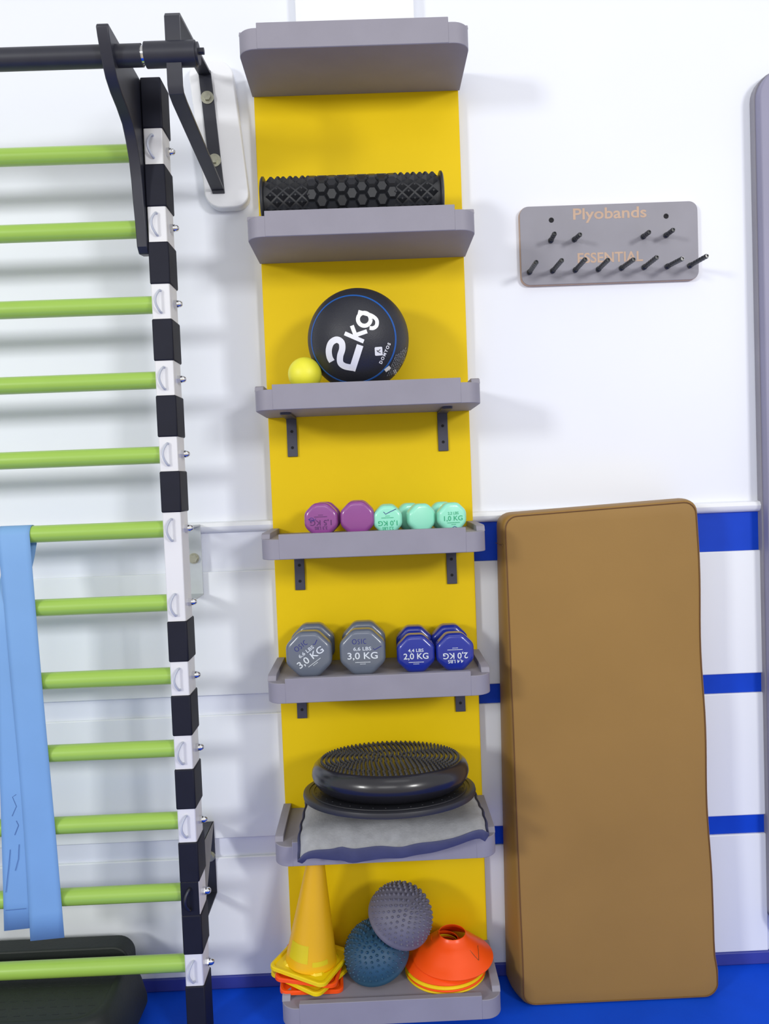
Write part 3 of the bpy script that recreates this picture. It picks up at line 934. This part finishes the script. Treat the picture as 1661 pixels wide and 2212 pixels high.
for z0, z1 in pads:
    obj('pad_cover', box(B(), PXL - 0.0012, PXR + 0.0022, PYF - 0.0025, PYB + 0.004, z0, z1), M['pad'], wb, org=W, bevel=0.003)
for i, z in enumerate(RZ):
    dark = (i == 10)
    # domed cap nut on the outer side of the post
    bm = B()
    axis_lathe(bm, [(0.0085, 0), (0.0085, 0.007)], (PXR, -0.14, z), (1, 0, 0), 6)
    axis_lathe(bm, [(0.0072, 0.0065), (0.0072, 0.011), (0.0062, 0.0145), (0.0036, 0.0172), (0.0008, 0.018)], (PXR, -0.14, z), (1, 0, 0), 20)
    obj('cap_nut', bm, M['chrome'], wb, org=W, smooth=30)
    # wire staple on the front
    x = PXL + 0.0185
    pts = [(x + 0.001, PYF + 0.002, z + 0.021), (x, PYF - 0.004, z + 0.0215)] + \
          [(x - 0.0075 * sin(pi * q / 10) ** 0.7 if q not in (0, 10) else x - 0.001, PYF - 0.007 - 0.007 * sin(pi * q / 10), z + 0.0200 - 0.041 * q / 10) for q in range(11)] + \
          [(x, PYF - 0.004, z - 0.0225), (x + 0.001, PYF + 0.002, z - 0.022)]
    bm = B(); tube(bm, pts, 0.0024 if not dark else 0.0034, 8)
    obj('staple_hook', bm, M['hook'] if not dark else M['screw'], wb, org=W)
z = RZ[10]
obj('dark_clip', box(B(), PXL - 0.0008, PXR - 0.001, PYF - 0.0015, PYF + 0.02, z - 0.036, z + 0.0345), M['pad'], wb, org=W, bevel=0.001)
# two brackets from the post back to the wall
def wbracket(z0, z1, m_, x1, yw, web):
    bm = B()
    x0 = PXL + 0.004
    box(bm, x0, x1, yw - 0.003, yw, z0, z1)
    for zz in (z0, z1 - 0.0035):
        prism(bm, [(PYB - 0.004, zz), (yw - 0.001, zz), (yw - 0.001, zz + 0.0035), (PYB - 0.004, zz + 0.0035)], YZ, x0, x1)
    if web:
        gm = B()
        prism(gm, [(PYB - 0.004, z1), (yw - 0.004, z1), (PYB - 0.004, z0 + 0.03)], YZ, x1 - 0.0025, x1 + 0.0005)
    b = obj('wall_bracket', bm, m_, wb, org=W, bevel=0.0008)
    if web:
        obj('gusset', gm, M['gusset'], b, org=W)
    bb = B()
    zc = (z0 + z1) / 2 + 0.004
    xb = x1 - (0.0115 if web else 0.0175)
    axis_lathe(bb, [(0.012, 0.0), (0.012, 0.002)], (xb, yw - 0.003, zc), (0, -1, 0), 20)
    axis_lathe(bb, [(0.0095, 0.002), (0.0095, 0.009)], (xb, yw - 0.003, zc), (0, -1, 0), 6)
    obj('bolt', bb, M['zinc'], b, org=W)
wbracket(0.920, 1.079, M['brkgrey'], -0.388, 0.0068, False)
wbracket(0.228, 0.396, M['blacksteel'], -0.392, 0.0165, True)
# dark curved arm plate that carries the pull-up bar
arm = [(-0.172, 1.648), (-0.177, 1.693), (-0.184, 1.731), (-0.190, 1.774), (-0.199, 1.810), (-0.214, 1.839), (-0.232, 1.862), (-0.263, 1.878), (-0.297, 1.890),
       (-0.322, 1.905), (-0.337, 1.925), (-0.350, 1.948), (-0.357, 1.962), (-0.362, 1.976), (-0.358, 1.982), (-0.11, 1.978), (-0.11, 1.66), (-0.130, 1.640), (-0.160, 1.636)]
obj('arm_plate', prism(B(), arm, YZ, -0.4500, -0.4285), M['blacksteel'], wb, org=W, bevel=0.002)

# ------------------------------------------------------------------ pull-up bar
YB_ = -0.352; ZB = 1.926
pu = thing('pull_up_bar', 'black horizontal pull-up bar high on the wall with a bent steel bracket', 'pull-up bar', (-0.32, 0.0, 1.93))
U = pu.location.copy()
YB_ = -0.312; ZB = 1.949
bm = B(); cyl(bm, (-1.45, YB_, ZB), (-0.384, YB_, ZB), 0.0195, seg=32)
obj('bar', bm, M['blacksteel'], pu, org=U)
bm = B(); cyl(bm, (-0.385, YB_, ZB), (-0.374, YB_, ZB), 0.0165, seg=32)
obj('bar_end', bm, M['chrome'], pu, org=U)
bm = B(); cyl(bm, (-0.378, YB_, ZB), (-0.286, YB_, ZB), 0.0222, seg=32)
sl = obj('sleeve', bm, M['blacksteel'], pu, org=U, bevel=0.001)
bm = B(); cyl(bm, (-0.287, YB_, ZB), (-0.2815, YB_, ZB), 0.019, seg=24); cyl(bm, (-0.283, YB_, ZB + 0.004), (-0.272, YB_, ZB + 0.004), 0.006, seg=10)
obj('end_bolt', bm, M['blacksteel'], sl, org=U)
# bent flat strap: closed frame from the bar back to the wall
YS = -0.319
path = [(0.0, 1.812), (-0.29, 1.872), (YS + 0.006, 1.879), (YS, 1.890), (YS, 2.012), (YS + 0.005, 2.018), (0.0, 2.066)]
def strap(bm, path, xc, w, th):
    n_ = len(path)
    L_, R_s = [], []
    for i in range(n_):
        a = Vector(path[max(i - 1, 0)]); b = Vector(path[min(i + 1, n_ - 1)])
        d = (b - a).normalized(); nn = Vector((-d.y, d.x)) * th / 2
        p = Vector(path[i])
        L_.append(p + nn); R_s.append(p - nn)
    outl = [(p.x, p.y) for p in L_] + [(p.x, p.y) for p in R_s[::-1]]
    sh = lambda u_, v_, w_: (w_ + (0.07 * (1.93 - v_) + 0.006) * max(0, 1 + u_ / 0.32), u_, v_)
    return prism(bm, outl, sh, xc - w / 2, xc + w / 2)
bm = B(); strap(bm, path, -0.3255, 0.0275, 0.006)
obj('bent_strap', bm, M['blacksteel'], pu, org=U, bevel=0.0008)
sh2 = lambda u_, v_, w_: (u_ + 0.07 * (1.93 - v_), w_, v_)
bm = B(); prism(bm, [(-0.3325, 1.806), (-0.3055, 1.806), (-0.3055, 2.070), (-0.3325, 2.070)], sh2, -0.011, -0.0055)
fgl = obj('wall_flange', bm, M['blacksteel'], pu, org=U, bevel=0.0008)
for z in (2.011, 1.876):
    x = -0.319 + 0.07 * (1.93 - z)
    bm = B()
    axis_lathe(bm, [(0.0140, 0.0), (0.0140, 0.0018)], (x, -0.011, z), (0, -1, 0), 24)
    axis_lathe(bm, [(0.0080, 0.0018), (0.0080, 0.0070)], (x, -0.011, z), (0, -1, 0), 6)
    obj('bolt', bm, M['zinc'], fgl, org=U)
sh3 = lambda u_, v_, w_: (u_ + 0.085 * (1.93 - v_), w_, v_)
bm = B(); prism(bm, rrect(-0.3525, -0.2560, 1.776, 2.094, 0.032), sh3, -0.0052, WY)
obj('mounting_plaque', bm, M['plaque'], pu, org=U, bevel=0.003)

# ------------------------------------------------------------------ resistance band over a rung
rb = thing('resistance_band', 'light blue latex band hanging folded over a rung of the wall bars', 'exercise band', (-0.735, -0.14, RZ[5] + 0.018))
bm = B()
zc, yc, rr_ = RZ[5], -0.14, 0.0190
seq = []
for q in range(16):                    # front tail, bottom to top
    f = q / 15
    z = 0.238 + (zc - 0.238) * f
    seq.append((-0.1635 + 0.003 * f + 0.0015 * sin(7 * f), z, -0.7445 - 0.022 * f ** 2, -0.674 - 0.0265 * f))
for q in range(1, 9):
    a = pi - pi * q / 8
    seq.append((yc + rr_ * cos(a), zc + rr_ * sin(a), -0.7665 - 0.001 * q / 8, -0.7005 - 0.001 * q / 8))
seq += [(yc + rr_, zc - 0.02, -0.769, -0.703), (-0.125, zc - 0.05, -0.771, -0.708), (-0.146, zc - 0.10, -0.774, -0.714), (-0.1605, zc - 0.138, -0.777, -0.718)]
z_s = zc - 0.138
for q in range(1, 13):
    f = q / 12
    seq.append((-0.1605 + 0.0008 * sin(9 * f), z_s + (0.260 - z_s) * f, -0.777 - 0.022 * f, -0.718 - 0.017 * f))
V = []
for y, z, xl, xr in seq:
    V.append([bm.verts.new((xl + (xr - xl) * q / 6, y, z + (0.004 * (q / 6 - 0.5) if z < 0.30 else 0))) for q in range(7)])
for a, b in zip(V[:-1], V[1:]):
    for q in range(6):
        bm.faces.new((a[q], a[q + 1], b[q + 1], b[q]))
obj('latex_strip', bm, M['band'], rb, org=rb.location, smooth=60, solid=0.0009)
bm = B()
fnb = lambda x, z: Vector((x, -0.1620, z))
for st in ([(-0.793, 0.302), (-0.750, 0.304)], [(-0.790, 0.34), (-0.780, 0.40), (-0.776, 0.43)], [(-0.768, 0.385), (-0.760, 0.41), (-0.757, 0.44)],
           [(-0.768, 0.50), (-0.758, 0.52), (-0.765, 0.54), (-0.757, 0.545)], [(-0.765, 0.46), (-0.756, 0.48), (-0.760, 0.49)]):
    ribbon(bm, st, 0.0012, fnb)
obj('pen_mark', bm, M['pengrey'], rb, org=rb.location)

# ------------------------------------------------------------------ step platform behind the bars
sp_ = thing('step_platform', 'low dark plastic step lying on the floor behind the wall bars', 'step', (-0.91, -0.165, 0))
S0 = sp_.location.copy()
def srr(x0, x1, y0, y1, z, r):
    return [Vector((x, y, z)) for x, y in rrect(x0, x1, y0, y1, r, 8)]
bm = B()
loft(bm, [srr(-1.245, -0.590, -0.262, -0.052, 0.1345, 0.05), srr(-1.252, -0.582, -0.270, -0.045, 0.135, 0.05), srr(-1.256, -0.578, -0.274, -0.042, 0.1385, 0.05),
          srr(-1.262, -0.570, -0.282, -0.036, 0.138, 0.05), srr(-1.267, -0.563, -0.289, -0.031, 0.132, 0.052),
          srr(-1.279, -0.548, -0.308, -0.022, 0.080, 0.055), srr(-1.285, -0.540, -0.319, -0.016, 0.040, 0.055), srr(-1.285, -0.540, -0.319, -0.016, 0.030, 0.055)])
for r_i in range(8):
    for c_i in range(24):
        x = -1.20 + 0.0255 * c_i + (0.012 if r_i % 2 else 0); y = -0.250 + 0.023 * r_i
        if x > -0.60: continue
        box(bm, x - 0.0065, x + 0.0065, y - 0.0009, y + 0.0009, 0.1342, 0.1350)
obj('deck', bm, M['step'], sp_, org=S0, smooth=40)
bm = B()
prism(bm, rrect(-1.262, -0.571, 0.100, 0.1655, (0.004, 0.004, 0.036, 0.036)), XZ, -0.078, -0.028)
obj('rear_rim', bm, M['step'], sp_, org=S0, smooth=40, bevel=0.010, bseg=3)
for x in (-1.23, -0.60):
    for y in (-0.265, -0.075):
        bm = B(); prism(bm, rrect(x - 0.045, x + 0.045, y - 0.04, y + 0.04, 0.02), XY, 0.0, 0.031)
        obj('foot', bm, M['stepfoot'], sp_, org=S0, bevel=0.003)
